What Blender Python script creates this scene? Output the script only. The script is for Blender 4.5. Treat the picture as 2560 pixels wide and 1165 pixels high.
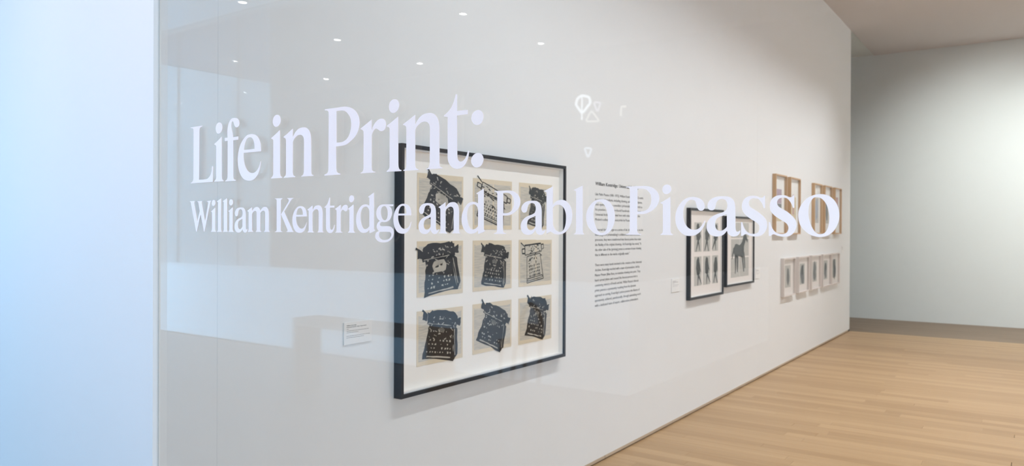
import bpy, bmesh, math, random
from mathutils import Vector, Matrix, Euler

# ------------------------------------------------------------------ scene
for o in list(bpy.data.objects):
    bpy.data.objects.remove(o)
scn = bpy.context.scene
COL = scn.collection
rnd = random.Random(7)

# World axes: X runs along the gallery wall away from the lobby, Y points into that wall
# (its painted face is y = 0), Z is up. The shop-front glass is the plane x = 0.
FLOOR = -0.03
CEIL = 4.91          # gallery ceiling
LCEIL = 4.75         # lobby ceiling

# ---- camera
cam_d = bpy.data.cameras.new('camera')
cam = bpy.data.objects.new('camera', cam_d)
COL.objects.link(cam)
scn.camera = cam
pitch, roll, yaw = -3.31362e-3, 3.993e-3, 0.609766
fwd = Vector((math.cos(yaw) * math.cos(pitch), math.sin(yaw) * math.cos(pitch), math.sin(pitch)))
rgt0 = Vector((math.sin(yaw), -math.cos(yaw), 0))
up0 = rgt0.cross(fwd)
rgt = rgt0 * math.cos(roll) + up0 * math.sin(roll)
up = -rgt0 * math.sin(roll) + up0 * math.cos(roll)
M = Matrix((rgt, up, -fwd)).transposed().to_4x4()
M.translation = Vector((-1.445, -2.51437, 1.6))
cam.matrix_world = M
cam_d.sensor_fit = 'HORIZONTAL'
cam_d.sensor_width = 36.0
cam_d.lens = 36.0 * 1876.56 / 2560.0
cam_d.clip_start = 0.02
cam_d.clip_end = 200
cam_d.dof.use_dof = True
cam_d.dof.focus_distance = 1.9
cam_d.dof.aperture_fstop = 6.0

# ---- world and lights
w = bpy.data.worlds.new('sky')
scn.world = w
w.use_nodes = True
bg = w.node_tree.nodes['Background']
bg.inputs['Color'].default_value = (0.62, 0.80, 1.0, 1)
bg.inputs['Strength'].default_value = 0.6

def lamp(name, kind, loc, energy, color, target=None, **kw):
    d = bpy.data.lights.new(name, kind)
    d.energy = energy
    d.color = color
    for k, v in kw.items():
        setattr(d, k, v)
    o = bpy.data.objects.new(name, d)
    o.location = loc
    if target is not None:
        o.rotation_euler = (Vector(target) - Vector(loc)).to_track_quat('-Z', 'Y').to_euler()
    COL.objects.link(o)
    return o

G_WASH, G_DOWN, G_OPP, G_FAR, G_LETTER, G_LEFT, G_RIGHT, G_STAND, G_WORLD, G_LOB = 1.10, 1.2, 1.22, 1.14, 1.25, 0.49, 0.16, 15.0, 1.5, 0.5
C_WASH, C_DOWN, C_OPP, C_FAR, C_LETTER, C_LEFT, C_RIGHT = (.94, 1, 1.06), (.98, .97, .97), (.91, 1, 1.18), (.93, 1, 1), (1, .76, .70), (.38, .78, 1.18), (.86, 1, 1.10)
bg.inputs['Strength'].default_value *= G_WORLD
def spot(name, loc, to, e, col, size, soft=0.05):
    return lamp(name, 'SPOT', loc, e, col, to, spot_size=math.radians(size), spot_blend=1.0, shadow_soft_size=soft)
# gallery wall-washers in the ceiling, a row parallel to the wall
for i in range(10):
    x = 1.2 + i * 0.98
    spot('wall_washer_or_fill_lamp', (x + 0.12, -1.95, CEIL - 0.08), (x, 0.0, -0.75), (98 + 6 * min(i, 7)) * G_WASH, C_WASH, 88)
# unseen fill lamps added at the opposite and end walls to lift the gallery
for i in range(6):
    spot('wall_washer_or_fill_lamp', (1.5 + i * 2.1, -5.9, CEIL - 0.08), (1.5 + i * 2.1, -8.0, 1.2), 260 * G_OPP, C_OPP, 115)
for y in (-6.6, -4.4, -2.2):
    spot('wall_washer_or_fill_lamp', (10.6, y, CEIL - 0.08), (14.0, y, 1.2), 560 * G_FAR, C_FAR, 100)
# floor downlights of the gallery
for x, y in [(3.0, -4.0), (6.0, -4.0), (9.2, -3.8)]:
    spot('gallery_down_lamp', (x, y, CEIL - 0.08), (x, y, 0), 420 * G_DOWN, C_DOWN, 100, 0.06)
# unseen spots added in the lobby to brighten the lettering on the glass
for y, e in ((0.5, 180), (-0.35, 105), (-1.2, 50)):
    spot('lettering_fill_lamp', (-2.3, y + 0.9, LCEIL - 0.08), (0, y - 0.75, 1.7), e * G_LETTER, C_LETTER, 50, 0.08)
# daylight through the lobby windows (overcast sky in the openings of window_2 and window_3)
lamp('daylight_left', 'AREA', (-1.45, 21.6, 2.4), 30000 * G_LEFT, C_LEFT, (-1.45, 0, 2.4), shape='RECTANGLE', size=2.3, size_y=4.4)
lamp('daylight_right', 'AREA', (-3.4, -7.8, 2.4), 1500 * G_RIGHT, C_RIGHT, (-3.4, 0, 2.4), shape='RECTANGLE', size=6.0, size_y=4.4)
# unseen lamps added to whiten the wall beside the glass
for y in (1.4, 3.0):
    spot('lobby_fill_lamp', (-2.2, y, LCEIL - 0.08), (0, y, 1.2), 300 * G_LOB, (1, .86, .74), 90)
# a small lamp standing in the lobby beside the photographer: it casts the letters' shadows
lamp('lobby_stand_lamp', 'POINT', (-1.80, -2.78, 1.57), 5.0 * G_STAND, (0.92, 0.98, 1.0), shadow_soft_size=0.035)

scn.view_settings.view_transform = 'Standard'
scn.view_settings.look = 'None'
scn.view_settings.gamma = 1.0
scn.view_settings.use_curve_mapping = False
scn.view_settings.exposure = -0.08
scn.cycles.transparent_max_bounces = 32

# ------------------------------------------------------------------ helpers
def tag(o, label=None, cat=None, group=None, kind=None):
    if label: o['label'] = label
    if cat: o['category'] = cat
    if group: o['group'] = group
    if kind: o['kind'] = kind
    return o

def thing(name, loc, label, cat, group=None):
    o = bpy.data.objects.new(name, None)
    o.empty_display_size = 0.1
    o.location = loc
    COL.objects.link(o)
    return tag(o, label, cat, group)

def link(name, me, mat, parent=None, loc=None):
    """mesh data is in world coordinates; keep it there under the parent"""
    o = bpy.data.objects.new(name, me)
    if mat is not None and not me.materials:
        me.materials.append(mat)
    COL.objects.link(o)
    if parent is not None:
        o.parent = parent
        p, off = parent, Vector((0, 0, 0))
        while p is not None:
            off += p.location
            p = p.parent
        o.location = (Vector(loc) if loc else Vector((0, 0, 0))) - off
    elif loc:
        o.location = loc
    return o

class MB:
    def __init__(self):
        self.v, self.f = [], []
    def box(self, a, b):
        x0, y0, z0 = a; x1, y1, z1 = b
        n = len(self.v)
        self.v += [(x0,y0,z0),(x1,y0,z0),(x1,y1,z0),(x0,y1,z0),(x0,y0,z1),(x1,y0,z1),(x1,y1,z1),(x0,y1,z1)]
        self.f += [tuple(n + i for i in q) for q in ((0,3,2,1),(4,5,6,7),(0,1,5,4),(1,2,6,5),(2,3,7,6),(3,0,4,7))]
        return self
    def prism(self, poly, axis, a, b):
        """extrude a 2-D polygon between a and b along axis (0,1,2)"""
        n, m = len(self.v), len(poly)
        def P(p, t):
            return ((t, p[0], p[1]), (p[0], t, p[1]), (p[0], p[1], t))[axis]
        self.v += [P(p, a) for p in poly] + [P(p, b) for p in poly]
        self.f += [tuple(range(n, n + m)), tuple(range(n + 2*m - 1, n + m - 1, -1))]
        self.f += [(n + i, n + m + i, n + m + (i+1) % m, n + (i+1) % m) for i in range(m)]
        return self
    def mesh(self, name, bevel=0):
        me = bpy.data.meshes.new(name)
        me.from_pydata(self.v, [], self.f)
        bm = bmesh.new(); bm.from_mesh(me)
        bmesh.ops.recalc_face_normals(bm, faces=bm.faces)
        if bevel:
            bmesh.ops.bevel(bm, geom=bm.edges[:], offset=bevel, segments=1, affect='EDGES', clamp_overlap=True)
        bm.to_mesh(me); bm.free()
        me.update()
        return me
    def build(self, name, mat, parent=None, bevel=0):
        return link(name, self.mesh(name, bevel), mat, parent)

def tube(pts, r, name, mat, parent=None, closed=False, seg=8):
    cu = bpy.data.curves.new(name, 'CURVE'); cu.dimensions = '3D'
    cu.bevel_depth = r; cu.bevel_resolution = max(1, seg // 4); cu.resolution_u = 6
    sp = cu.splines.new('POLY'); sp.points.add(len(pts) - 1); sp.use_cyclic_u = closed
    for p, q in zip(sp.points, pts): p.co = (*q, 1)
    t = bpy.data.objects.new(name, cu)
    me = bpy.data.meshes.new_from_object(t)
    bpy.data.objects.remove(t); bpy.data.curves.remove(cu)
    me.materials.clear()
    for p in me.polygons: p.use_smooth = True
    return link(name, me, mat, parent)

# ------------------------------------------------------------------ materials
def mat_new(name):
    m = bpy.data.materials.new(name); m.use_nodes = True
    return m, m.node_tree.nodes, m.node_tree.links, m.node_tree.nodes['Principled BSDF']

def plain(name, col, rough=0.6, spec=0.4, noise=0.0, scale=20, bump=0.0, metal=0.0, emit=None, coords='Object'):
    m, N, L, b = mat_new(name)
    b.inputs['Base Color'].default_value = (*col, 1)
    b.inputs['Roughness'].default_value = rough
    b.inputs['Specular IOR Level'].default_value = spec
    b.inputs['Metallic'].default_value = metal
    if noise or bump:
        tc = N.new('ShaderNodeTexCoord'); nz = N.new('ShaderNodeTexNoise')
        nz.inputs['Scale'].default_value = scale; nz.inputs['Detail'].default_value = 4
        L.new(tc.outputs[coords], nz.inputs['Vector'])
        if noise:
            mx = N.new('ShaderNodeMix'); mx.data_type = 'RGBA'
            mx.inputs[6].default_value = (*[c * (1 - noise) for c in col], 1)
            mx.inputs[7].default_value = (*[min(1, c * (1 + noise)) for c in col], 1)
            L.new(nz.outputs['Fac'], mx.inputs[0]); L.new(mx.outputs[2], b.inputs['Base Color'])
        if bump:
            bp = N.new('ShaderNodeBump'); bp.inputs['Strength'].default_value = bump; bp.inputs['Distance'].default_value = 0.002
            L.new(nz.outputs['Fac'], bp.inputs['Height']); L.new(bp.outputs['Normal'], b.inputs['Normal'])
    if emit:
        b.inputs['Emission Color'].default_value = (*emit[0], 1)
        b.inputs['Emission Strength'].default_value = emit[1]
    return m

def glass_mat(name, tint=(1, 1, 1), gain=1.0, base=0.045):
    """clear pane: straight-through transmission plus mirror reflection that grows towards grazing"""
    m, N, L, b = mat_new(name)
    N.remove(b)
    out = N['Material Output']
    ge = N.new('ShaderNodeNewGeometry')
    dot = N.new('ShaderNodeVectorMath'); dot.operation = 'DOT_PRODUCT'
    L.new(ge.outputs['Normal'], dot.inputs[0]); L.new(ge.outputs['Incoming'], dot.inputs[1])
    ab = N.new('ShaderNodeMath'); ab.operation = 'ABSOLUTE'; L.new(dot.outputs['Value'], ab.inputs[0])
    inv = N.new('ShaderNodeMath'); inv.operation = 'SUBTRACT'; inv.inputs[0].default_value = 1; L.new(ab.outputs[0], inv.inputs[1])
    pw = N.new('ShaderNodeMath'); pw.operation = 'POWER'; pw.inputs[1].default_value = 4.5; L.new(inv.outputs[0], pw.inputs[0])
    ml = N.new('ShaderNodeMath'); ml.operation = 'MULTIPLY_ADD'
    ml.inputs[1].default_value = (1 - base) * gain; ml.inputs[2].default_value = base * gain
    L.new(pw.outputs[0], ml.inputs[0])
    tr = N.new('ShaderNodeBsdfTransparent'); tr.inputs['Color'].default_value = (*tint, 1)
    gl = N.new('ShaderNodeBsdfGlossy'); gl.inputs['Roughness'].default_value = 0.0
    mx = N.new('ShaderNodeMixShader')
    L.new(ml.outputs[0], mx.inputs[0]); L.new(tr.outputs[0], mx.inputs[1]); L.new(gl.outputs[0], mx.inputs[2])
    L.new(mx.outputs[0], out.inputs['Surface'])
    return m

def screen_glass_mat(name, col, opacity):
    m, N, L, b = mat_new(name); N.remove(b)
    tr = N.new('ShaderNodeBsdfTransparent')
    df = N.new('ShaderNodeBsdfDiffuse'); df.inputs['Color'].default_value = (*col, 1)
    tl = N.new('ShaderNodeBsdfTranslucent'); tl.inputs['Color'].default_value = (*col, 1)
    a = N.new('ShaderNodeMixShader'); a.inputs[0].default_value = 0.5
    L.new(df.outputs[0], a.inputs[1]); L.new(tl.outputs[0], a.inputs[2])
    mx = N.new('ShaderNodeMixShader'); mx.inputs[0].default_value = opacity
    L.new(tr.outputs[0], mx.inputs[1]); L.new(a.outputs[0], mx.inputs[2])
    L.new(mx.outputs[0], N['Material Output'].inputs['Surface'])
    return m

def wood_mat(name, dark, light, rough, along, per_object=True, boards=None):
    """oak: long grain along one axis, tone varied per object or per procedural board"""
    m, N, L, b = mat_new(name)
    b.inputs['Roughness'].default_value = rough
    b.inputs['Specular IOR Level'].default_value = 0.35
    ge = N.new('ShaderNodeNewGeometry')
    mp = N.new('ShaderNodeMapping')
    sc = [38, 38, 38]; sc[along] = 1.3
    mp.inputs['Scale'].default_value = sc
    L.new(ge.outputs['Position'], mp.inputs['Vector'])
    add = N.new('ShaderNodeVectorMath'); add.operation = 'ADD'
    L.new(mp.outputs[0], add.inputs[0])
    if boards:
        bw, bl = boards
        sx = N.new('ShaderNodeSeparateXYZ'); L.new(ge.outputs['Position'], sx.inputs[0])
        def fl(sock, div, off=None):
            d = N.new('ShaderNodeMath'); d.operation = 'DIVIDE'; d.inputs[1].default_value = div
            L.new(sock, d.inputs[0]); cur = d.outputs[0]
            if off is not None:
                a = N.new('ShaderNodeMath'); a.operation = 'ADD'; L.new(cur, a.inputs[0]); L.new(off, a.inputs[1]); cur = a.outputs[0]
            f = N.new('ShaderNodeMath'); f.operation = 'FLOOR'; L.new(cur, f.inputs[0]); return f.outputs[0]
        row = fl(sx.outputs['X'], bw)
        wn0 = N.new('ShaderNodeTexWhiteNoise'); wn0.noise_dimensions = '1D'; L.new(row, wn0.inputs['W'])
        pc = fl(sx.outputs['Y'], bl, wn0.outputs['Value'])
        cb = N.new('ShaderNodeCombineXYZ'); L.new(row, cb.inputs[0]); L.new(pc, cb.inputs[1])
        wn = N.new('ShaderNodeTexWhiteNoise'); wn.noise_dimensions = '3D'; L.new(cb.outputs[0], wn.inputs['Vector'])
        rv = wn.outputs['Value']
    else:
        oi = N.new('ShaderNodeObjectInfo'); rv = oi.outputs['Random']
    sh = N.new('ShaderNodeMath'); sh.operation = 'MULTIPLY'; sh.inputs[1].default_value = 61.0; L.new(rv, sh.inputs[0])
    L.new(sh.outputs[0], add.inputs[1])
    nz = N.new('ShaderNodeTexNoise'); nz.inputs['Scale'].default_value = 1.0; nz.inputs['Detail'].default_value = 6
    nz.inputs['Roughness'].default_value = 0.6
    L.new(add.outputs[0], nz.inputs['Vector'])
    t = N.new('ShaderNodeMath'); t.operation = 'MULTIPLY_ADD'; t.inputs[1].default_value = 0.65; t.inputs[2].default_value = -0.03
    L.new(nz.outputs['Fac'], t.inputs[0])
    t2 = N.new('ShaderNodeMath'); t2.operation = 'MULTIPLY_ADD'; t2.inputs[1].default_value = 0.38
    L.new(rv, t2.inputs[0]); L.new(t.outputs[0], t2.inputs[2])
    mx = N.new('ShaderNodeMix'); mx.data_type = 'RGBA'
    mx.inputs[6].default_value = (*dark, 1); mx.inputs[7].default_value = (*light, 1)
    L.new(t2.outputs[0], mx.inputs[0]); L.new(mx.outputs[2], b.inputs['Base Color'])
    return m

def page_mat(name, paper, tone):
    """the printed column of a dictionary page: fine grey lines of type on yellowed paper"""
    m, N, L, b = mat_new(name)
    b.inputs['Roughness'].default_value = 0.9; b.inputs['Specular IOR Level'].default_value = 0.1
    tc = N.new('ShaderNodeTexCoord'); mp = N.new('ShaderNodeMapping')
    mp.inputs['Scale'].default_value = (45, 45, 520)
    L.new(tc.outputs['Object'], mp.inputs['Vector'])
    nz = N.new('ShaderNodeTexNoise'); nz.inputs['Scale'].default_value = 0.35; nz.inputs['Detail'].default_value = 3
    L.new(mp.outputs[0], nz.inputs['Vector'])
    rp = N.new('ShaderNodeValToRGB'); rp.color_ramp.elements[0].position = 0.35; rp.color_ramp.elements[1].position = 0.68
    rp.color_ramp.elements[0].color = (*tone, 1); rp.color_ramp.elements[1].color = (*paper, 1)
    L.new(nz.outputs['Fac'], rp.inputs[0]); L.new(rp.outputs[0], b.inputs['Base Color'])
    return m

WHITE = plain('wall_paint', (0.80, 0.79, 0.77), 0.85, 0.2, 0.012, 3.0, 0.05)
WHITE2 = plain('lobby_paint', (0.80, 0.80, 0.80), 0.8, 0.2, 0.01, 3.0)
CEILM = plain('ceiling_paint', (0.66, 0.61, 0.59), 0.9, 0.1, 0.01, 4.0)
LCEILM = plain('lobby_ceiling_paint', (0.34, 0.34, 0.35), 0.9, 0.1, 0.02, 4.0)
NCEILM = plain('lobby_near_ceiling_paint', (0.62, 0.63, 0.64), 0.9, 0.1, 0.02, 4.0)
DARKWALL = plain('lobby_dark_cladding', (0.16, 0.16, 0.165), 0.8, 0.2, 0.05, 2.0)
STONE = plain('lobby_floor_stone', (0.085, 0.08, 0.075), 0.45, 0.3, 0.15, 8.0)
FARM = plain('far_wall_paint', (0.70, 0.71, 0.69), 0.85, 0.2, 0.012, 3.0)
SEAM = plain('seam_shadow', (0.66, 0.66, 0.65), 0.9, 0.1, 0.02, 10)
OAK = wood_mat('oak_floor', (0.30, 0.172, 0.076), (0.56, 0.372, 0.20), 0.42, 1)
OAKB = wood_mat('oak_floor_far', (0.30, 0.172, 0.076), (0.56, 0.372, 0.20), 0.42, 1, boards=(0.11, 1.9))
SHADEFLOOR = wood_mat('next_room_floor_shaded', (0.16, 0.10, 0.06), (0.27, 0.19, 0.125), 0.45, 1, boards=(0.11, 1.9))  # next room's floor: its shade is put into the darker boards
STRIP = wood_mat('oak_skirting', (0.42, 0.31, 0.21), (0.60, 0.48, 0.35), 0.5, 0)
BENCH = wood_mat('bench_oak', (0.10, 0.065, 0.042), (0.17, 0.115, 0.075), 0.5, 1)
CHAIRM = plain('dark_bentwood', (0.022, 0.016, 0.012), 0.5, 0.4, 0.2, 30)
FRAMEOAK = wood_mat('frame_oak', (0.50, 0.31, 0.17), (0.68, 0.47, 0.28), 0.5, 2)
BLACK = plain('black_frame_paint', (0.012, 0.012, 0.014), 0.45, 0.35, 0.2, 40)
FRAMEWHITE = plain('limed_wood_frame', (0.72, 0.65, 0.60), 0.6, 0.3, 0.05, 40)
SHEET = plain('print_sheet', (0.95, 0.90, 0.83), 0.9, 0.1, 0.015, 12)
MOUNTW = plain('white_mount', (0.88, 0.85, 0.81), 0.9, 0.1, 0.01, 12)
MOUNTP = plain('cream_mount', (0.88, 0.80, 0.74), 0.9, 0.1, 0.01, 12)
TAN = plain('yellowed_paper', (0.76, 0.64, 0.46), 0.9, 0.1, 0.06, 30)
TYPE = page_mat('dictionary_type', (0.68, 0.61, 0.49), (0.50, 0.46, 0.39))
INK = plain('black_ink', (0.014, 0.013, 0.013), 0.75, 0.2, 0.3, 60)
INKG = plain('grey_ink', (0.13, 0.13, 0.13), 0.85, 0.2, 0.5, 90)
INKLITE = plain('bare_paper_in_ink', (0.50, 0.45, 0.37), 0.9, 0.1, 0.1, 60)
PALEG = plain('pale_grey_print', (0.52, 0.49, 0.44), 0.9, 0.1, 0.12, 50)
PURPLE = plain('mauve_print', (0.42, 0.30, 0.36), 0.9, 0.1, 0.25, 40)
PINK = plain('rose_print', (0.58, 0.33, 0.28), 0.9, 0.1, 0.2, 40)
OCHRE = plain('ochre_print', (0.66, 0.55, 0.36), 0.9, 0.1, 0.12, 40)
BLUEG = plain('blue_grey_print', (0.36, 0.38, 0.44), 0.9, 0.1, 0.25, 40)
VINYL = plain('white_vinyl', (0.88, 0.77, 0.75), 0.55, 0.3, 0.006, 6)
TEXTM = plain('grey_wall_vinyl', (0.13, 0.125, 0.12), 0.7, 0.2, 0.05, 60)
PRINTG = plain('grey_type', (0.34, 0.33, 0.32), 0.85, 0.2, 0.1, 90)
CARD = plain('label_card', (0.84, 0.82, 0.79), 0.8, 0.2, 0.01, 30)
METAL = plain('brushed_metal', (0.55, 0.55, 0.56), 0.35, 0.5, 0.05, 50, metal=1.0)
RUBBER = plain('black_foot', (0.02, 0.02, 0.02), 0.7, 0.2, 0.1, 40)
PANE = glass_mat('shop_front_glass', (0.985, 0.992, 0.99))
PICGLASS = glass_mat('picture_glass', (1, 1, 1), 0.45)
WINGLASS = glass_mat('window_glass', (0.95, 0.97, 1.0))
SCREENBRIGHT = screen_glass_mat('bright_reflection_glass', (0.90, 0.97, 0.99), 0.58)  # bright side of the reflection, put into the pane colour
SCREENDARK = screen_glass_mat('dark_reflection_glass', (0.36, 0.40, 0.47), 0.52)  # dark side of the reflection, put into the pane colour
LAMPM = plain('lamp_disc', (0.9, 0.9, 0.9), 0.5, 0.2, 0.02, 20, emit=((1.0, 0.97, 0.92), 38.0))
RING = plain('lamp_trim', (0.6, 0.6, 0.6), 0.5, 0.3, 0.02, 20)
NEONW = plain('neon_white', (0.8, 0.8, 0.8), 0.4, 0.3, 0.02, 20, emit=((0.86, 0.93, 1.0), 3.2))
NEONB = plain('neon_blue', (0.8, 0.8, 0.8), 0.4, 0.3, 0.02, 20, emit=((0.62, 0.78, 1.0), 1.8))
NEONV = plain('neon_violet', (0.8, 0.8, 0.8), 0.4, 0.3, 0.02, 20, emit=((0.85, 0.76, 1.0), 1.3))
NEONY = plain('neon_warm', (0.8, 0.8, 0.8), 0.4, 0.3, 0.02, 20, emit=((1.0, 0.93, 0.78), 1.3))

# ------------------------------------------------------------------ the setting
S = lambda o: tag(o, kind='structure')
def struct(name, mb, mat, bevel=0):
    return S(mb.build(name, mat, None, bevel))

WEND = 11.853
# gallery wall: a core with painted panels proud of it; the joints between panels are real gaps
gw = struct('wall_back', MB().box((0.0, 0.018, 0.0), (WEND, 0.20, CEIL)), SEAM)
for a, b_ in ((0.0, 0.2275), (0.2285, 6.8440), (6.8460, WEND)):
    MB().box((a, 0.0, 0.0), (b_, 0.018, CEIL)).build('wall_panel', WHITE, gw, 0.0004)
MB().box((WEND, 0.0, 0.0), (WEND + 0.012, 0.20, CEIL)).build('wall_panel', WHITE, gw, 0.0004)
for a in (0.228, 6.845):
    MB().box((a - 0.0012, 0.0006, 0.0), (a + 0.0012, 0.018, CEIL)).build('joint_filler', SEAM, gw)
# oak skirting recessed under the panels in lengths, and the dark foot of the wall
sk = S(bpy.data.objects.new('baseboard_back', None)); COL.objects.link(sk)
for a, b_ in ((0.0, 3.02), (3.025, 3.32), (3.326, 6.20), (6.206, 9.2), (9.206, WEND - 0.09)):
    MB().box((a, -0.0012, FLOOR + 0.009), (b_, 0.19, 0.0)).build('skirting_strip', STRIP, sk, 0.0006)
MB().box((WEND - 0.085, 0.002, FLOOR), (WEND + 0.01, 0.19, 0.0)).build('wall_foot', RUBBER, sk, 0.001)
MB().box((0.0, 0.03, FLOOR), (WEND - 0.09, 0.19, FLOOR + 0.009)).build('shadow_gap', RUBBER, sk)

# floors: individual oak planks near the glass, the same boards in the material further off
XP0, XP1, YP0, YP1, PW = 2.42, 7.70, -4.4, 0.2, 0.11
fl = struct('floor', MB().box((0.0, -8.0, FLOOR - 0.10), (WEND + 0.01, 0.2, FLOOR - 0.016)), RUBBER)
pm = {}
x = XP0
while x < XP1 - 1e-6:
    y = YP0 + 0.0
    y -= rnd.uniform(0, 1.2)
    while y < YP1:
        ln = rnd.choice((1.3, 1.7, 2.1, 2.5))
        a, b_ = max(y, YP0), min(y + ln, YP1)
        if b_ - a > 0.03:
            key = round(b_ - a, 2)
            if key not in pm:
                pm[key] = MB().box((0.0006, 0.0006, -0.016), (PW - 0.0006, key - 0.0006, 0)).mesh('floor_plank', 0.0008)
            o = link('floor_plank', pm[key], OAK, fl, (x, a, FLOOR))
        y += ln
    x += PW
far = MB().box((0.0, -8.0, FLOOR - 0.016), (XP0, 0.2, FLOOR))
far.box((XP1, -8.0, FLOOR - 0.016), (WEND + 0.01, 0.2, FLOOR))
far.box((XP0, -8.0, FLOOR - 0.016), (XP1, YP0, FLOOR))
tag(far.build('floor_boards', OAKB, fl), kind='stuff')
struct('floor', MB().box((WEND + 0.01, -8.0, FLOOR - 0.10), (14.0, 4.0, FLOOR)), SHADEFLOOR)
struct('floor', MB().box((-5.2, -8.0, FLOOR - 0.10), (0.0, 22.0, FLOOR)), STONE)
struct('floor', MB().box((-10.0, -8.0, FLOOR - 0.10), (-5.2, 0.69, FLOOR)), STONE)
struct('floor', MB().box((-10.0, 0.69, -4.1), (-5.45, 22.0, -4.0)), STONE)

# the rest of the gallery shell
struct('ceiling', MB().box((0.0, -8.0, CEIL), (14.0, 0.0, CEIL + 0.1)), CEILM)
struct('ceiling', MB().box((0.0, 0.0, CEIL + 0.012), (14.0, 4.0, CEIL + 0.1)), FARM)
struct('wall_far', MB().box((14.0, -8.0, FLOOR), (14.15, 4.0, CEIL + .1)), FARM)
struct('wall_right', MB().box((0.0, -8.15, FLOOR), (14.0, -8.0, CEIL + .1)), WHITE)
struct('wall_next_room', MB().box((WEND, 4.0, FLOOR), (14.0, 4.15, CEIL + .1)), FARM)
struct('wall_next_room', MB().box((WEND - 0.1, 0.2, FLOOR), (WEND, 4.15, CEIL + .1)), FARM)
# the white wall the shop-front glass runs into
struct('wall_left', MB().box((-0.02, 0.004, FLOOR), (0.0, 22.0, LCEIL)).box((0.0, 0.2, FLOOR), (0.2, 22.0, LCEIL)), WHITE2)

# lobby shell
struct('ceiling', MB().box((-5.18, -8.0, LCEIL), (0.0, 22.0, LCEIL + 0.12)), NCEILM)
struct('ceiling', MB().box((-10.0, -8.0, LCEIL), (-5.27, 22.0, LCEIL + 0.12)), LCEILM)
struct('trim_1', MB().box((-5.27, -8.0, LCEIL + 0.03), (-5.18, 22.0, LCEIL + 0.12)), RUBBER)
struct('wall_lobby_back', MB().box((-10.15, -8.0, -4.1), (-10.0, 22.0, LCEIL)), DARKWALL)
# end walls with their window openings
def window_wall(idx, y0, y1, wx0, wx1, wz0, wz1, mat, x0, x1):
    m = MB().box((x0, y0, -4.1), (wx0, y1, LCEIL + 0.12)).box((wx1, y0, -4.1), (x1, y1, LCEIL + 0.12))
    m.box((wx0, y0, -4.1), (wx1, y1, wz0)).box((wx0, y0, wz1), (wx1, y1, LCEIL + 0.12))
    struct('wall_lobby_end', m, mat)
    yc = (y0 + y1) / 2
    wn = S(bpy.data.objects.new('window_%d' % idx, None)); wn.location = (wx0, yc, wz0); COL.objects.link(wn)
    t = 0.05
    f = MB().box((wx0, yc - .04, wz0), (wx0 + t, yc + .04, wz1)).box((wx1 - t, yc - .04, wz0), (wx1, yc + .04, wz1))
    f.box((wx0, yc - .04, wz0), (wx1, yc + .04, wz0 + t)).box((wx0, yc - .04, wz1 - t), (wx1, yc + .04, wz1))
    n = 4
    for i in range(1, n):
        xx = wx0 + (wx1 - wx0) * i / n
        f.box((xx - t / 2, yc - .04, wz0), (xx + t / 2, yc + .04, wz1))
    f.build('window_frame', METAL, wn)
    for i in range(n):
        a = wx0 + (wx1 - wx0) * i / n + t / 2; b_ = wx0 + (wx1 - wx0) * (i + 1) / n - t / 2
        MB().box((a, yc - .006, wz0 + t), (b_, yc + .006, wz1 - t)).build('window_pane', WINGLASS, wn)
window_wall(2, 21.0, 21.2, -2.75, -0.15, 0.15, 4.6, WHITE2, -10.0, 0.0)
window_wall(3, -7.6, -7.4, -6.5, -0.4, 0.15, 4.6, WHITE2, -10.0, 0.0)

# the shop-front glass with its rails
wn = S(bpy.data.objects.new('window_1', None)); wn.location = (0, -0.002, FLOOR); COL.objects.link(wn)
MB().box((-0.006, -7.4, FLOOR + 0.03), (0.006, -0.002, LCEIL + 0.02)).build('window_pane', PANE, wn)
MB().box((-0.02, -7.4, FLOOR), (-0.008, -0.002, FLOOR + 0.05)).box((0.008, -7.4, FLOOR), (0.02, -0.002, FLOOR + 0.05)).box((-0.008, -7.4, FLOOR), (0.008, -0.002, FLOOR + 0.03)).build('floor_rail', METAL, wn)
struct('wall_above_glass', MB().box((-0.06, -8.0, LCEIL + 0.02), (0.0, 0.2, CEIL + 0.1)), WHITE2)

# parapet round the atrium void: a long run and its return
par = S(bpy.data.objects.new('wall_parapet', None)); par.location = (-5.3, 0.78, FLOOR); COL.objects.link(par)
for a, b_ in ((0.78, 21.0),):
    MB().box((-5.42, a, FLOOR), (-5.30, b_, 1.045)).build('parapet_run', WHITE2, par, 0.003)
MB().box((-10.0, 0.78, FLOOR), (-5.42, 0.90, 1.045)).build('parapet_run', WHITE2, par, 0.003)
MB().box((-5.43, 0.77, 1.045), (-5.285, 21.0, 1.065)).box((-10.0, 0.77, 1.045), (-5.43, 0.91, 1.065)).build('coping', WHITE2, par, 0.002)
MB().box((-5.30, 0.78, FLOOR), (-5.288, 21.0, 0.055)).build('baseboard_strip', WHITE2, par)

# glass screen on the parapet, the edge of its reflection coloured into the panes
scr = thing('atrium_glass_screen', (-5.36, 6.456, 1.065), 'tall glass screen with its bright and dark reflection coloured in, on the white parapet, reflected at the upper left', 'glass screen')
seams = [6.456, 7.185, 8.758, 10.33, 11.90, 13.50, 15.10, 16.7, 18.3]
rake = lambda y: 3.69 + (y - 6.456) * 0.221
for i in range(len(seams) - 1):
    a, b_ = seams[i] + 0.018, seams[i + 1] - 0.018
    za, zb = min(rake(a), LCEIL - .02), min(rake(b_), LCEIL - .02)
    MB().prism([(a, 1.067), (b_, 1.067), (b_, zb - .004), (a, za - .004)], 0, -5.372, -5.348).build('lower_pane', SCREENBRIGHT, scr)
    MB().box((-5.374, seams[i + 1] - 0.016, 1.067), (-5.344, seams[i + 1] + 0.016, LCEIL)).build('seam_strip', RUBBER, scr)
    if za < LCEIL - 0.05:
        q = [(a, za + .004), (b_, zb + .004), (b_, LCEIL - .004), (a, LCEIL - .004)]
        MB().prism(q, 0, -5.372, -5.348).build('upper_pane', SCREENDARK, scr)

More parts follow.
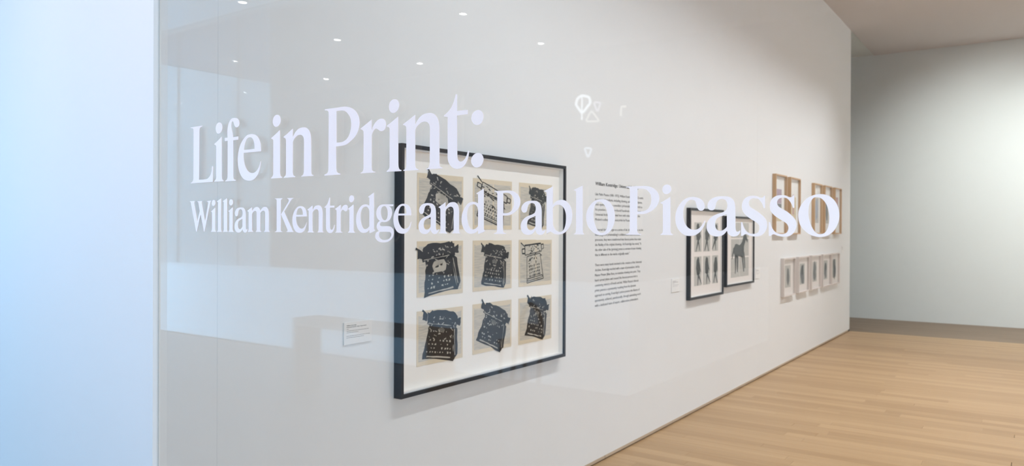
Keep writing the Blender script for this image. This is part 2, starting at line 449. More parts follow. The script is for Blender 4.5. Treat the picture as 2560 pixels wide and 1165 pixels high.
# ------------------------------------------------------------------ lettering on the glass
GLYPHS = {
 'L': ['0,998* 355,1002* 357,990* 301,975 276,952 268,908* 256,51* 404,49 522,62 599,113 637,186 656,271* 681,272* 677,-1* 4,-4* 4,7* 61,23 85,57 89,104* 90,910* 85,954 61,976 0,986*'],
 'i': ['155,1018 208,996 237,940 231,887 189,841 129,825 72,848 41,909 55,972 102,1011', '220,769* 224,95* 230,56 248,26 285,13* 280,-1* 2,1* 0,11* 30,26 53,54 57,93* 57,591* 53,616 36,633 3,643* 0,654* 110,709'],
 'f': ['16,-5* 16,7* 57,22 77,55 81,100* 82,692* 4,683* 0,740* 78,741* 72,849 86,926 123,1001 187,1052 278,1060 360,1038 401,990 405,940 378,906 328,896 284,917 260,957 242,992 220,1007 193,990 182,947 186,896 206,839 225,782 229,738* 376,741* 379,686* 238,684* 241,93* 248,43 267,20 310,11* 310,-3*'],
 'e': ['622,455* 620,504 599,602 547,686 470,734 365,755 243,739 119,654 39,538 0,386 10,242 68,108 157,22 290,-14 421,-4 516,52 575,131 609,226 624,292* 612,288* 584,227 524,154 446,114 368,109 281,143 210,222 170,312 156,389 159,455*', '169,504* 453,503* 453,557 435,628 392,685 331,704 252,684 199,616 176,552'],
 'n': ['226,767* 227,632* 277,694 353,749 446,768 527,763 594,729 643,664 664,579 666,505* 668,78* 674,40 689,21 725,15* 723,3* 434,3* 433,12* 469,24 487,49 497,86* 498,536* 491,592 466,634 416,656 360,654 297,626 253,592 227,557* 227,80* 236,42 255,20 293,11* 290,-1* 7,1* 7,10* 37,22 56,45 63,88* 61,577* 57,606 40,629 1,641* 0,653* 111,707'],
 'P': ['4,1005* 303,1007* 417,1007 515,994 612,958 688,899 736,823 751,745 740,669 703,595 642,532 559,479 476,441 391,427 256,425* 258,96* 268,51 294,27 355,13* 351,-2* 0,-1* 0,12* 48,25 77,44 87,93* 92,906* 88,951 66,977 4,991*', '262,954* 360,955 424,946 494,906 550,843 576,759 572,672 545,596 496,532 433,497 377,483 263,481*'],
 'r': ['225,768* 228,611* 252,662 298,715 357,752 422,766 473,752 508,712 514,661 493,611 448,586 403,589 366,609 335,627 301,627 265,599 239,563 229,541* 228,82* 238,39 261,19 308,12* 304,0* 4,0* 4,9* 37,19 58,46 64,89* 63,576* 58,610 38,630 1,645* 0,656* 112,710'],
 't': ['228,974* 229,753* 411,751* 411,695* 229,693* 232,162* 242,115 269,85 310,80 356,105 391,153 408,197 416,215* 434,216* 425,160 402,89 357,28 299,-6 223,-14 158,5 105,49 75,106 67,170* 65,688* 0,699* 2,712* 60,747 113,792 160,861 189,927 203,976*'],
 ':': ['113,733 164,712 194,663 192,610 159,559 97,540 41,560 1,617 5,670 46,716', '113,179 163,160 195,112 193,60 159,9 97,-11 40,6 0,61 3,113 45,160'],
 'W': ['0,999* 300,1000* 257,972 242,930* 420,330* 563,672* 491,920* 471,960 413,991* 729,997* 687,971 668,934* 857,329* 1032,933* 1010,958 934,990* 1219,1000* 1160,964 1132,915* 834,5* 796,5* 616,559* 406,3* 363,3* 65,922* 46,968 0,988*'],
 'l': ['231,1062* 233,84* 242,42 260,18 277,15* 277,0* 5,-2* 5,11* 39,20 57,47 63,89* 63,902* 60,932 44,951 3,958* 0,967*'],
 'a': ['346,756 432,745 507,702 554,627 569,543* 571,173* 575,118 596,76 627,76 655,95 666,100* 670,92* 659,54 623,7 571,-16 520,-19 459,6 421,52 407,94* 369,43 312,0 236,-21 149,-15 72,18 18,88 0,173 17,258 65,324 138,380 224,417 310,444 376,476 404,518 414,573 406,629 375,681 328,701 271,702 223,675 194,628 180,577 171,540 142,498 99,487 55,499 23,542 18,598 49,664 107,715 184,746 270,758', '405,415* 348,388 263,360 205,323 177,267 169,201 187,136 231,94 283,84 340,108 387,145 406,169*'],
 'm': ['225,758* 226,630* 284,692 368,743 468,761 551,736 610,678 626,636* 684,697 758,743 856,761 946,735 1011,662 1031,580 1033,75* 1046,39 1085,24* 1085,8* 802,7* 802,21* 843,33 862,69* 863,561* 848,613 807,642 758,647 701,625 643,584 630,573* 629,69* 641,38 684,22* 684,7* 405,5* 405,19* 441,37 458,74* 456,554* 444,612 410,640 360,644 301,619 243,572 223,535* 228,73* 240,42 279,23* 279,8* 8,7* 8,22* 42,36 59,73* 65,568* 61,611 39,630 5,640* 0,651*'],
 'K': ['1,1003* 352,1000* 349,985* 300,971 275,949 269,916* 270,84* 279,45 305,29 357,23* 357,7* 0,5* 0,20* 53,28 82,56 87,95* 83,925* 74,965 48,982 4,990*', '566,999* 845,999* 837,986* 778,967 728,924* 426,607* 782,91* 808,47 853,22* 853,9* 520,7* 523,21* 571,35 582,63 553,118* 285,531* 618,887* 635,931 617,965 566,985*'],
 'd': ['664,1070* 669,107* 681,82 715,77* 718,67* 658,35* 507,-8* 502,78* 441,32 354,2 251,-4 148,36 58,129 5,258 0,387 29,515 100,631 189,717 292,758 394,760 499,723* 498,913* 492,939 451,949* 447,963*', '499,176* 500,562* 475,637 423,690 343,703 255,669 197,595 168,502 168,386 191,269 236,164 295,106 368,101 441,130'],
 'g': ['341,751* 645,746* 646,698* 483,698* 542,667 587,602 599,526 580,440 522,354 433,301 328,285 231,293* 185,263 167,225 178,193 231,178 329,178 448,178 537,166 612,122 656,53 656,-33 620,-120 539,-190 435,-235 316,-247 195,-243 74,-201 5,-125 0,-59 35,7 126,49* 72,105 49,165 64,225 117,291 170,315* 86,378 40,466 37,554 70,641 145,716 251,749', '311,705 379,689 431,614 450,517 440,430 403,355 343,331 275,356 222,432 196,519 199,606 236,677', '164,29* 479,30 538,20 575,-23 576,-66 539,-120 465,-164 360,-185 255,-177 172,-134 134,-80 137,-15'],
 'b': ['232,1066* 230,649* 293,713 368,749 455,760 542,745 629,685 696,589 730,472 730,367 704,240 644,134 558,49 471,6 372,-8 284,5 221,36 176,60* 66,5* 64,912* 51,942 6,956* 0,967*', '231,585* 293,638 369,653 443,641 506,592 549,517 575,421 575,304 551,176 508,91 446,54 372,59 296,101 252,166 233,230*'],
 'o': ['370,754 460,745 542,708 623,629 676,525 698,405 693,285 658,174 594,79 505,10 407,-15 308,-9 208,25 116,95 39,191 5,306 0,412 25,517 84,613 163,691 263,739', '313,703 379,686 436,641 486,563 519,459 534,346 528,225 504,131 464,66 407,37 349,39 291,78 241,156 199,270 177,393 181,498 201,593 238,663 271,693'],
 'c': ['352,757 442,747 521,715 580,657 608,590 600,524 561,486 512,485 472,516 447,573 432,631 412,674 372,697 322,700 262,672 202,596 167,501 161,404 176,298 214,212 275,144 345,111 415,108 484,130 543,183 582,240 609,287* 623,284* 607,211 563,126 495,50 406,-3 316,-16 215,-5 124,48 52,134 11,241 0,367 25,493 81,598 161,689 252,740'],
 's': ['243,752 308,741 360,715 395,710 420,723 433,745* 454,744* 457,514* 430,515* 413,572 378,635 326,689 274,704 213,701 170,675 148,631 153,581 179,540 232,504 310,458 388,395 457,324 495,244 496,165 466,85 407,18 329,-13 243,-14 164,3 103,25 68,21 32,-7* 1,-7* 0,255* 22,255* 45,183 76,120 120,70 190,39 260,33 320,58 350,111 350,174 320,227 259,272 171,326 92,389 34,462 16,543 25,624 64,695 143,743'],
}
TITLE = [('L', 0.2029, 0.996), ('i', 0.3358, 0.968), ('f', 0.3922, 1.002), ('e', 0.4603, 1.0), ('i', 0.6242, 1.003), ('n', 0.6824, 0.994), ('P', 0.8622, 1.005), ('r', 1.0067, 0.999), ('i', 1.105, 0.998), ('n', 1.1637, 0.996), ('t', 1.3017, 0.995), (':', 1.3888, 1.001)]
SUBTITLE = [('W', 0.1992, 1.0), ('i', 0.3185, 0.995), ('l', 0.3504, 0.976), ('l', 0.3818, 0.992), ('i', 0.4123, 0.981), ('a', 0.4445, 0.988), ('m', 0.5099, 0.998), ('K', 0.643, 1.0), ('e', 0.7238, 1.006), ('n', 0.7896, 0.97), ('t', 0.8627, 0.978), ('r', 0.9065, 0.988), ('i', 0.9585, 0.97), ('d', 0.9908, 1.004), ('g', 1.0639, 1.009), ('e', 1.1303, 1.006), ('a', 1.2185, 1.001), ('n', 1.2855, 0.972), ('d', 1.3596, 1.002), ('P', 1.4582, 0.99), ('a', 1.5347, 0.995), ('b', 1.5988, 0.997), ('l', 1.676, 0.983), ('o', 1.7078, 0.988), ('P', 1.8035, 0.995), ('i', 1.8815, 0.978), ('c', 1.9141, 1.0), ('a', 1.9795, 0.999), ('s', 2.0481, 0.988), ('s', 2.1007, 1.005), ('o', 2.1542, 1.0)]
Z1, H1, Z2, H2 = 1.7538, 0.1859, 1.5921, 0.1010


def contour(s):
    """control points ('x,y' smooth, 'x,y*' corner) to a dense outline"""
    P = []
    for t in s.split():
        k = t.endswith('*'); a, b_ = t.rstrip('*').split(',')
        P.append((Vector((float(a), float(b_))), k))
    n = len(P); out = []
    for i in range(n):
        p1, k1 = P[i]; p2, k2 = P[(i + 1) % n]
        out.append(p1)
        if k1 and k2:
            continue
        p0 = P[i - 1][0] if not k1 else p1 * 2 - p2
        p3 = P[(i + 2) % n][0] if not k2 else p2 * 2 - p1
        t0 = 0.0
        t1 = t0 + max(1e-6, (p1 - p0).length) ** .5
        t2 = t1 + max(1e-6, (p2 - p1).length) ** .5
        t3 = t2 + max(1e-6, (p3 - p2).length) ** .5
        for j in range(1, 6):
            t = t1 + (t2 - t1) * j / 6
            A1 = p0 * ((t1 - t) / (t1 - t0)) + p1 * ((t - t0) / (t1 - t0))
            A2 = p1 * ((t2 - t) / (t2 - t1)) + p2 * ((t - t1) / (t2 - t1))
            A3 = p2 * ((t3 - t) / (t3 - t2)) + p3 * ((t - t2) / (t3 - t2))
            B1 = A1 * ((t2 - t) / (t2 - t0)) + A2 * ((t - t0) / (t2 - t0))
            B2 = A2 * ((t3 - t) / (t3 - t1)) + A3 * ((t - t1) / (t3 - t1))
            out.append(B1 * ((t2 - t) / (t2 - t1)) + B2 * ((t - t1) / (t2 - t1)))
    return out

def filled(name, contours, thick):
    """flat filled outline (with counters) as a thin solid in the local XY plane"""
    cu = bpy.data.curves.new(name, 'CURVE'); cu.dimensions = '2D'; cu.fill_mode = 'BOTH'; cu.extrude = thick / 2
    for c in contours:
        sp = cu.splines.new('POLY'); sp.points.add(len(c) - 1); sp.use_cyclic_u = True
        for p, q in zip(sp.points, c): p.co = (q[0], q[1], 0, 1)
    t = bpy.data.objects.new(name, cu)
    me = bpy.data.meshes.new_from_object(t)
    bpy.data.objects.remove(t); bpy.data.curves.remove(cu); me.materials.clear()
    return me

def letters(name, line, z, h, label):
    root = thing(name, (-0.0075, -line[0][1], z), label, 'lettering')
    for g, u, k in line:
        cs = [[(p[0] * h / 1000 * k, p[1] * h / 1000) for p in contour(c)] for c in GLYPHS[g]]
        for part, nm in ([([c], 'colon_dot') for c in cs] if g == ':' else [(cs, 'letter')]):
            me = filled(nm, part, 0.0012)
            for v in me.vertices:
                v.co = (-0.0072 - v.co.z, -(u + v.co.x), z + v.co.y)
            link(nm, me, VINYL, root)
letters('title_lettering', TITLE, Z1, H1, 'large white vinyl title line, Life in Print:, on the glass')
letters('subtitle_lettering', SUBTITLE, Z2, H2, 'smaller white vinyl line of two artists\' names on the glass below the title')

# ------------------------------------------------------------------ framed prints
def wall_poly(pts, y, name, mat, parent, t=0.0006):
    """flat patch facing the gallery: pts are (x, z)"""
    return MB().prism(pts, 1, y - t, y).build(name, mat, parent)

def picture(x0, x1, z0, z1, d, face, framemat, mount, label, rail=None, group=None, glass=True, name='framed_print', spacer=0.0):
    root = thing(name, (x0, 0, z0), label, 'picture', group)
    r = rail or face
    f = MB()
    f.prism([(x0, z0), (x0 + face, z0 + face), (x0 + face, z1 - face), (x0, z1)], 1, -d, -0.001)
    f.prism([(x1, z0), (x1, z1), (x1 - face, z1 - face), (x1 - face, z0 + face)], 1, -d, -0.001)
    f.prism([(x0, z1), (x0 + face, z1 - face), (x1 - face, z1 - face), (x1, z1)], 1, -d, -0.001)
    f.prism([(x0, z0), (x1, z0), (x1 - face, z0 + face), (x0 + face, z0 + face)], 1, -d, -0.001)
    f.build('frame', framemat, root)
    MB().box((x0 + face, -0.012, z0 + face), (x1 - face, -0.004, z1 - face)).build('mount_board', mount, root)
    if spacer:
        sp = MB(); a0, a1, b0, b1, t = x0 + face, x1 - face, z0 + face, z1 - face, spacer
        for q in (((a0, b0), (a0 + t, b1)), ((a1 - t, b0), (a1, b1)), ((a0 + t, b0), (a1 - t, b0 + t)), ((a0 + t, b1 - t), (a1 - t, b1))):
            sp.box((q[0][0], -d + 0.011, q[0][1]), (q[1][0], -0.0121, q[1][1]))
        sp.build('spacer', MOUNTW, root)
    if glass:
        MB().box((x0 + face, -d + 0.008, z0 + face), (x1 - face, -d + 0.0105, z1 - face)).build('glazing', PICGLASS, root)
    return root

def jag(poly, amt, rg, n=3):
    """roughen an outline like a brush edge"""
    out = []
    for i, p in enumerate(poly):
        q = poly[(i + 1) % len(poly)]
        for j in range(n):
            t = j / n
            out.append((p[0] + (q[0] - p[0]) * t + rg.uniform(-amt, amt), p[1] + (q[1] - p[1]) * t + rg.uniform(-amt, amt)))
    return out

def stroke(a, b_, w0, w1=None):
    w1 = w0 if w1 is None else w1
    dx, dy = b_[0] - a[0], b_[1] - a[1]; l = math.hypot(dx, dy) or 1
    nx, ny = -dy / l, dx / l
    return [(a[0] + nx * w0, a[1] + ny * w0), (b_[0] + nx * w1, b_[1] + ny * w1), (b_[0] - nx * w1, b_[1] - ny * w1), (a[0] - nx * w0, a[1] - ny * w0)]

def multi(polys, y, name, mat, parent, t=0.0004):
    m = MB()
    for p in polys:
        m.prism(p, 1, y - t, y)
    return m.build(name, mat, parent)

def machine(rg, style):
    """a plain generic writing machine in unit coordinates: (dark polygons, light polygons)"""
    D, Lt = [], []
    if style == 'solid':
        D.append(jag([(-.38, .22), (.38, .22), (.42, -.05), (.50, -.47), (-.50, -.47), (-.42, -.05)], .022, rg, 5))   # body
        D.append(jag([(.38, .22), (.53, .14), (.60, -.34), (.50, -.47), (.42, -.05)], .014, rg))                      # flank
        D.append(jag([(-.47, .18), (.48, .18), (.49, .40), (.34, .48), (-.30, .47), (-.47, .41)], .022, rg, 5))       # carriage
        D.append(jag([(-.60, .25), (-.46, .24), (-.46, .36), (-.60, .40)], .014, rg))                                 # knobs
        D.append(jag([(.47, .24), (.60, .22), (.61, .38), (.47, .35)], .014, rg))
        D.append(jag(stroke((-.47, .36), (-.64, .44), .012, .022), .004, rg))                                         # return lever
        for i in range(4):                                                                                            # key rows
            z = -.10 - i * .075
            n = 7 + i
            for j in range(n):
                if rg.random() < .70:
                    u = (-.36 + .72 * (j + .5) / n) * (1 + .05 * i) + rg.uniform(-.015, .015)
                    s = rg.uniform(.010, .024)
                    Lt.append(jag([(u - s, z - s * .8), (u + s, z - s * .8), (u + s, z + s * .8), (u - s, z + s * .8)], .008, rg, 2))
        Lt.append(jag([(-.38, -.425), (.38, -.425), (.37, -.402), (-.37, -.402)], .008, rg, 7))                       # space bar
        for k in range(34):                                                                                           # glints of the body
            u, v = rg.uniform(-.38, .42), rg.uniform(-.06, .40)
            Lt.append(jag(stroke((u, v), (u + rg.uniform(-.08, .08), v + rg.uniform(-.05, .05)), rg.uniform(.004, .013)), .005, rg, 2))
        for k in range(6):
            a = math.radians(50 + k * 16)
            Lt.append(stroke((.10 * math.cos(a), .02 + .04 * math.sin(a)), (.15 * math.cos(a), .02 + .13 * math.sin(a)), .004))
        Lt.append(jag(stroke((-.44, .205), (.30, .205), .006), .005, rg, 9))
        Lt.append(jag(stroke((.42, .14), (.52, -.36), .008), .005, rg, 6))
    elif style == 'basket':
        D, Lt = machine(rg, 'solid')
        Lt.append(jag([(-.17, -.06), (.17, -.06), (.21, .06), (.14, .155), (-.14, .155), (-.21, .06)], .008, rg))     # open type basket
    else:
        def outline(poly, w):
            for i in range(len(poly)):
                D.append(jag(stroke(poly[i], poly[(i + 1) % len(poly)], w * rg.uniform(.7, 1.4)), w * .3, rg, 3))
        outline([(-.36, .18), (.36, .18), (.46, -.42), (-.46, -.42)], .013)
        outline([(-.46, .22), (.46, .22), (.44, .40), (-.44, .44)], .013)
        outline([(-.60, .27), (-.46, .26), (-.46, .37), (-.60, .37)], .012)
        outline([(.46, .26), (.58, .27), (.58, .37), (.46, .37)], .012)
        outline([(-.40, -.33), (.40, -.33), (.42, -.38), (-.42, -.38)], .010)
        D.append(stroke((-.46, .42), (-.64, .52), .010, .018))
        for i in range(4):
            z = -.06 - i * .075; n = 7 + (i % 2)
            for j in range(n):
                u = -.31 + .62 * (j + .5) / n; s = rg.uniform(.014, .026)
                D.append(jag([(u - s, z - s), (u + s, z - s), (u + s, z + s), (u - s, z + s)], .008, rg, 2))
        for k in range(34):
            u, v = rg.uniform(-.36, .36), rg.uniform(-.05, .40)
            D.append(jag(stroke((u, v), (u + rg.uniform(-.1, .1), v + rg.uniform(-.05, .05)), rg.uniform(.006, .018)), .005, rg, 2))
    return D, Lt

def placed(polys, cx, cz, sx, sz, ang):
    c, s = math.cos(ang), math.sin(ang)
    return [[(cx + (p[0] * sx) * c - (p[1] * sz) * s, cz + (p[0] * sx) * s + (p[1] * sz) * c) for p in q] for q in polys]

# --- the large black frame with nine sheets
big = picture(1.172, 2.690, 0.796, 2.013, 0.048, 0.019, BLACK, SHEET, 'large black-framed print of nine ink typewriters in three rows', spacer=0.008)
xs = [(1.318, 1.680), (1.765, 2.132), (2.206, 2.572)]
zs = [(1.606, 1.884), (1.267, 1.545), (0.925, 1.198)]
spec = {  # (row, col): style, angle, scale x, scale z, dx, dz
    (0, 0): ('basket', -24, .255, .250, .0, .0), (0, 1): ('line', -15, .275, .225, -.005, -.005), (0, 2): ('solid', -11, .165, .250, .005, -.005),
    (1, 0): ('basket', 6, .265, .275, -.01, .0), (1, 1): ('solid', -8, .215, .250, .01, -.005), (1, 2): ('line', 7, .20, .265, -.02, 0),
    (2, 0): ('solid', -9, .250, .265, .0, .0), (2, 1): ('solid', -22, .240, .245, .0, .0), (2, 2): ('solid', -13, .205, .260, .01, .01)}
for r in range(3):
    for c in range(3):
        (a, b_), (lo, hi) = xs[c], zs[r]
        rg = random.Random(31 * r + 7 * c + 3)
        mid = (a + b_) / 2 + rg.uniform(-.008, .008); dz = rg.uniform(-.003, .003)
        pg = MB().box((a, -0.0138, lo), (mid, -0.0124, hi)).box((mid, -0.0138, lo + dz), (b_, -0.0124, hi + dz)).build('dictionary_page', TAN, big)
        m = MB()
        for p0, p1 in ((a + .013, mid - .006), (mid + .006, b_ - .013)):
            n = 14
            top = [(p1 - (p1 - p0) * k / n, hi - .024 - (.004 if k % n else 0) + rg.uniform(0, .003)) for k in range(n + 1)]
            m.prism([(p0, lo + .022), (p1, lo + .022)] + top, 1, -0.0143, -0.0139)
        m.build('printed_column', TYPE, pg)
        st, an, sx, sz, ox, oz = spec[(r, c)]
        D, Lt = machine(rg, st)
        cx, cz = (a + b_) / 2 + ox, (lo + hi) / 2 + oz
        multi(placed(D, cx, cz, sx, sz, math.radians(an)), -0.0145, 'ink_drawing', INK, pg)
        if Lt:
            tag(multi(placed(Lt, cx, cz, sx, sz, math.radians(an)), -0.0151, 'bare_paper_marks', INKLITE, pg), kind='stuff')

# --- six small ink figures
def figure(rg):
    lean = rg.uniform(-.12, .12)
    D = [jag([(-.10, .40), (.02, .47), (.12, .40), (.20, .10), (.14, -.10), (.0, -.16), (-.14, -.08), (-.18, .12)], .02, rg)]
    D.append(jag(stroke((.04, -.05), (-.16 + lean, -.48), .07, .02), .012, rg))
    D.append(jag(stroke((-.02, -.05), (.20 + lean, -.46), .06, .02), .012, rg))
    D.append(jag(stroke((.10, .25), (.26, -.05), .05, .015), .012, rg))
    return D
fa = picture(4.822, 5.685, 0.993, 1.806, 0.036, 0.022, BLACK, MOUNTP, 'taller of the two black frames, six small ink figures in two rows', spacer=0.006)
k = 0
for (lo, hi) in ((1.415, 1.680), (1.108, 1.372)):
    for (a, b_) in ((4.980, 5.152), (5.197, 5.375), (5.432, 5.585)):
        rg = random.Random(100 + k); k += 1
        pg = MB().box((a, -0.0138, lo), (b_, -0.0124, hi)).build('dictionary_page', PALEG, fa)
        multi(placed(figure(rg), (a + b_) / 2, (lo + hi) / 2, .27, .27, rg.uniform(-.25, .1)), -0.0143, 'ink_drawing', INK, pg)

# --- one dark four-legged figure over a grid of sheets
fb = picture(5.778, 6.655, 1.052, 1.752, 0.034, 0.020, BLACK, MOUNTP, 'shorter of the two black frames, one dark four-legged ink figure', spacer=0.006)
k = 0
for (lo, hi) in ((1.135, 1.330), (1.345, 1.52), (1.535, 1.69)):
    for (a, b_) in ((5.965, 6.225), (6.240, 6.520)):
        MB().box((a, -0.0138, lo), (b_, -0.0124, hi)).build('dictionary_page', PALEG, fb)
rg = random.Random(55)
D = [jag([(6.02, 1.40), (6.08, 1.47), (6.22, 1.46), (6.33, 1.50), (6.37, 1.42), (6.33, 1.33), (6.20, 1.35), (6.10, 1.33)], .008, rg),
     jag(stroke((6.31, 1.44), (6.40, 1.555), .045, .032), .010, rg), jag(stroke((6.385, 1.565), (6.475, 1.50), .032, .016), .008, rg),
     jag(stroke((6.10, 1.38), (6.09, 1.17), .030, .012), .006, rg), jag(stroke((6.16, 1.36), (6.15, 1.18), .028, .012), .006, rg),
     jag(stroke((6.30, 1.38), (6.36, 1.18), .028, .012), .006, rg), jag(stroke((6.35, 1.38), (6.40, 1.22), .026, .012), .006, rg),
     jag(stroke((6.04, 1.43), (5.99, 1.32), .018, .010), .005, rg)]
multi(D, -0.0143, 'ink_drawing', INK, fb)

# --- five oak frames in the upper row
def patch(root, x0, x1, z0, z1, fx0, fx1, fz0, fz1, mat, name, y=-0.0128):
    return wall_poly([(x0 + (x1 - x0) * fx0, z0 + (z1 - z0) * fz0), (x0 + (x1 - x0) * fx1, z0 + (z1 - z0) * fz0),
                      (x0 + (x1 - x0) * fx1, z0 + (z1 - z0) * fz1), (x0 + (x1 - x0) * fx0, z0 + (z1 - z0) * fz1)], y, name, mat, root)
def soft_blob(root, cx, cz, rx, rz, mat, seed, name='ink_drawing', y=-0.0136):
    rg = random.Random(seed); n = 14
    pts = [(cx + rx * math.cos(t * 2 * math.pi / n) * rg.uniform(.6, 1.1), cz + rz * math.sin(t * 2 * math.pi / n) * rg.uniform(.75, 1.05)) for t in range(n)]
    return wall_poly(pts, y, name, mat, root)
OG = 'oak framed prints in the upper row'
oak = [(7.426, 7.896, 1.568, 2.272, PURPLE, 'oak-framed print with a mauve upper block, first in the oak row'),
       (8.067, 8.537, 1.568, 2.272, OCHRE, 'oak-framed pale ochre print, second from the left in the oak row'),
       (9.281, 9.726, 1.568, 2.264, BLUEG, 'oak-framed print with a blue-grey figure, third in the oak row'),
       (9.898, 10.343, 1.568, 2.264, INKG, 'oak-framed print with a dark grey figure, fourth in the oak row'),
       (10.554, 10.999, 1.568, 2.264, PINK, 'oak-framed print with a rose block, last in the oak row')]
for i, (x0, x1, z0, z1, cm, lab) in enumerate(oak):
    r = picture(x0, x1, z0, z1, 0.044, 0.016, FRAMEOAK, MOUNTW, lab, group=OG)
    if i == 0:
        patch(r, x0, x1, z0, z1, .22, .72, .52, .76, PURPLE, 'print_block'); patch(r, x0, x1, z0, z1, .22, .72, .44, .515, INKG, 'print_block')
        patch(r, x0, x1, z0, z1, .22, .72, .22, .435, OCHRE, 'print_block')
    elif i == 1:
        patch(r, x0, x1, z0, z1, .25, .75, .18, .66, OCHRE, 'print_block'); patch(r, x0, x1, z0, z1, .40, .55, .35, .70, PINK, 'print_block', -.0136)
    elif i == 4:
        patch(r, x0, x1, z0, z1, .25, .75, .45, .80, PINK, 'print_block'); patch(r, x0, x1, z0, z1, .25, .75, .20, .44, PALEG, 'print_block')
    else:
        patch(r, x0, x1, z0, z1, .22, .78, .22, .72, PALEG, 'print_block')
        soft_blob(r, (x0 + x1) / 2, (z0 + z1) / 2, .10, .17, cm, 40 + i)

# --- five limed frames in the lower row
WG = 'limed white framed prints in the lower row'
words = ['first from the left', 'second from the left', 'the middle one', 'fourth from the left', 'the last one']
what = ['a faint grey figure', 'a dark bust-like figure', 'a tall grey figure', 'a small dark figure', 'a long black figure']
wx = [(7.793, 8.319), (8.487, 9.015), (9.154, 9.682), (9.803, 10.331), (10.37, 10.898)]
for i, (x0, x1) in enumerate(wx):
    z0, z1 = 0.812, 1.278
    r = picture(x0, x1, z0, z1, 0.042, 0.016, FRAMEWHITE, MOUNTP, 'limed white frame with %s, %s in the lower row' % (what[i], words[i]), group=WG)
    patch(r, x0, x1, z0, z1, .26, .74, .22, .80, PALEG, 'print_block')
    cx = (x0 + x1) / 2
    s = [(.07, .12, PALEG), (.11, .15, INKG), (.09, .15, INKG), (.09, .12, INKG), (.11, .17, INK)][i]
    soft_blob(r, cx, 1.045, s[0], s[1], s[2] if i else INKG, 70 + i)
    if i in (1, 3):
        soft_blob(r, cx, 1.10, .06, .07, INK, 90 + i, y=-.0142)

# ------------------------------------------------------------------ wall text and labels
def text_mesh(txt, x0, x1, base, cap, depth=0.0008, y=0.0):
    cu = bpy.data.curves.new('t', 'FONT'); cu.body = txt; cu.size = 1.0; cu.resolution_u = 2; cu.extrude = 0.0
    t = bpy.data.objects.new('t', cu)
    me = bpy.data.meshes.new_from_object(t)
    bpy.data.objects.remove(t); bpy.data.curves.remove(cu)
    vx = [v.co.x for v in me.vertices]
    a, b_ = min(vx), max(vx)
    s = (x1 - x0) / (b_ - a) if x1 else cap / 0.73
    for v in me.vertices:
        v.co = (x0 + (v.co.x - a) * s, y - depth, base + v.co.y * cap / 0.73)
    return me

def join(meshes, name, mat, parent):
    bm = bmesh.new()
    for m in meshes:
        bm.from_mesh(m); bpy.data.meshes.remove(m)
    # give the vinyl a real thickness
    r = bmesh.ops.extrude_face_region(bm, geom=bm.faces[:])
    bmesh.ops.translate(bm, vec=(0, 0.0006, 0), verts=[g for g in r['geom'] if isinstance(g, bmesh.types.BMVert)])
    me = bpy.data.meshes.new(name); bm.to_mesh(me); bm.free(); me.materials.clear()
    return link(name, me, mat, parent)

wt = thing('wall_text', (3.163, 0, 1.07), 'column of small grey wall text between the large black frame and the smaller frames', 'wall text')
TEXT = [
 ("Like Pablo Picasso (1881\u20131973), William Kentridge (b. 1955) works", 3.937),
 ("in a range of mediums, including drawing, animation, sculpture,", 3.92), ("and opera. He also considers printmaking as central to", 3.92),
 ("his practice. He has produced hundreds of prints, from", 3.897), ("Universal Archive, presented here with selections from the", 3.883),
 ("Modern\u2019s collection of linocut prints by Picasso.", 3.72), None,
 ("Universal Archive began as a series of ink drawings done on the", 3.937), ("back pages of printmaking\u2019s collaborative and technical", 3.876),
 ("processes, they were transformed into linocut prints that retain", 3.90), ("the fluidity of the original drawings. As Kentridge has noted, \u201cIt", 3.905),
 ("the other side of the (printing) press is a version of your drawing", 3.905), ("that is different to the marks originally made.\u201d", 3.705), None,
 ("There were many hands involved in the creation of the Universal", 3.912), ("Archive. Kentridge worked with a team of printmakers, led by", 3.876),
 ("Master Printer Jillian Ross, to translate drawing into print. They", 3.892), ("hand carved plates and coaxed the linocut process into a", 3.84),
 ("convincing mimicry of brush and ink. While Picasso\u2019s linocut", 3.86), ("prints possess a spontaneity resulting from his dynamic", 3.815),
 ("approach to carving, Kentridge\u2019s prints possess the illusion of", 3.88), ("spontaneity, achieved, paradoxically, through painstaking work", 3.903),
 ("with a dedicated team of expert, collaborative printmakers.", 3.857)]
hd = [text_mesh("William Kentridge: Universal Archive", 3.163, 3.845, 1.918, 0.0255)]
hd.append(text_mesh("William Kentridge: Universal Archive", 3.165, 3.847, 1.918, 0.0255))
join(hd, 'heading', TEXTM, wt)
para, paras = [], []
for i, t in enumerate(TEXT):
    if t is None:
        paras.append(para); para = []; continue
    para.append(text_mesh(t[0], 3.163, t[1], 1.848 - i * 0.03534, 0.0185))
paras.append(para)
for p in paras:
    join(p, 'paragraph', TEXTM, wt)

def card(x0, x1, z0, z1, label, lines, bars, d=0.006):
    r = thing('object_label', (x0, 0, z0), label, 'label', 'white object labels on the gallery wall')
    MB().box((x0, -d, z0), (x1, -0.0005, z1)).build('card', CARD, r, 0.0006)
    w_, h_ = x1 - x0, z1 - z0
    if lines:
        ms = []
        for (t, fx, fz, cap) in lines:
            ms.append(text_mesh(t, x0 + .09 * w_, x0 + fx * w_, z1 - fz * h_, cap, 0.0004, -d))
        join(ms, 'printed_heading', TEXTM, r)
    m = MB()
    rg = random.Random(5)
    for (f0, f1, fz, t) in bars:      # lines too small to read, broken into words
        x_ = x0 + f0 * w_
        while x_ < x0 + f1 * w_ - .003:
            ww = min(rg.uniform(.006, .016) * w_ / .17, x0 + f1 * w_ - x_)
            m.box((x_, -d - .0005, z1 - fz * h_), (x_ + ww, -d, z1 - fz * h_ + t)); x_ += ww + .0022 * w_ / .17
    m.build('printed_lines', PRINTG, r)
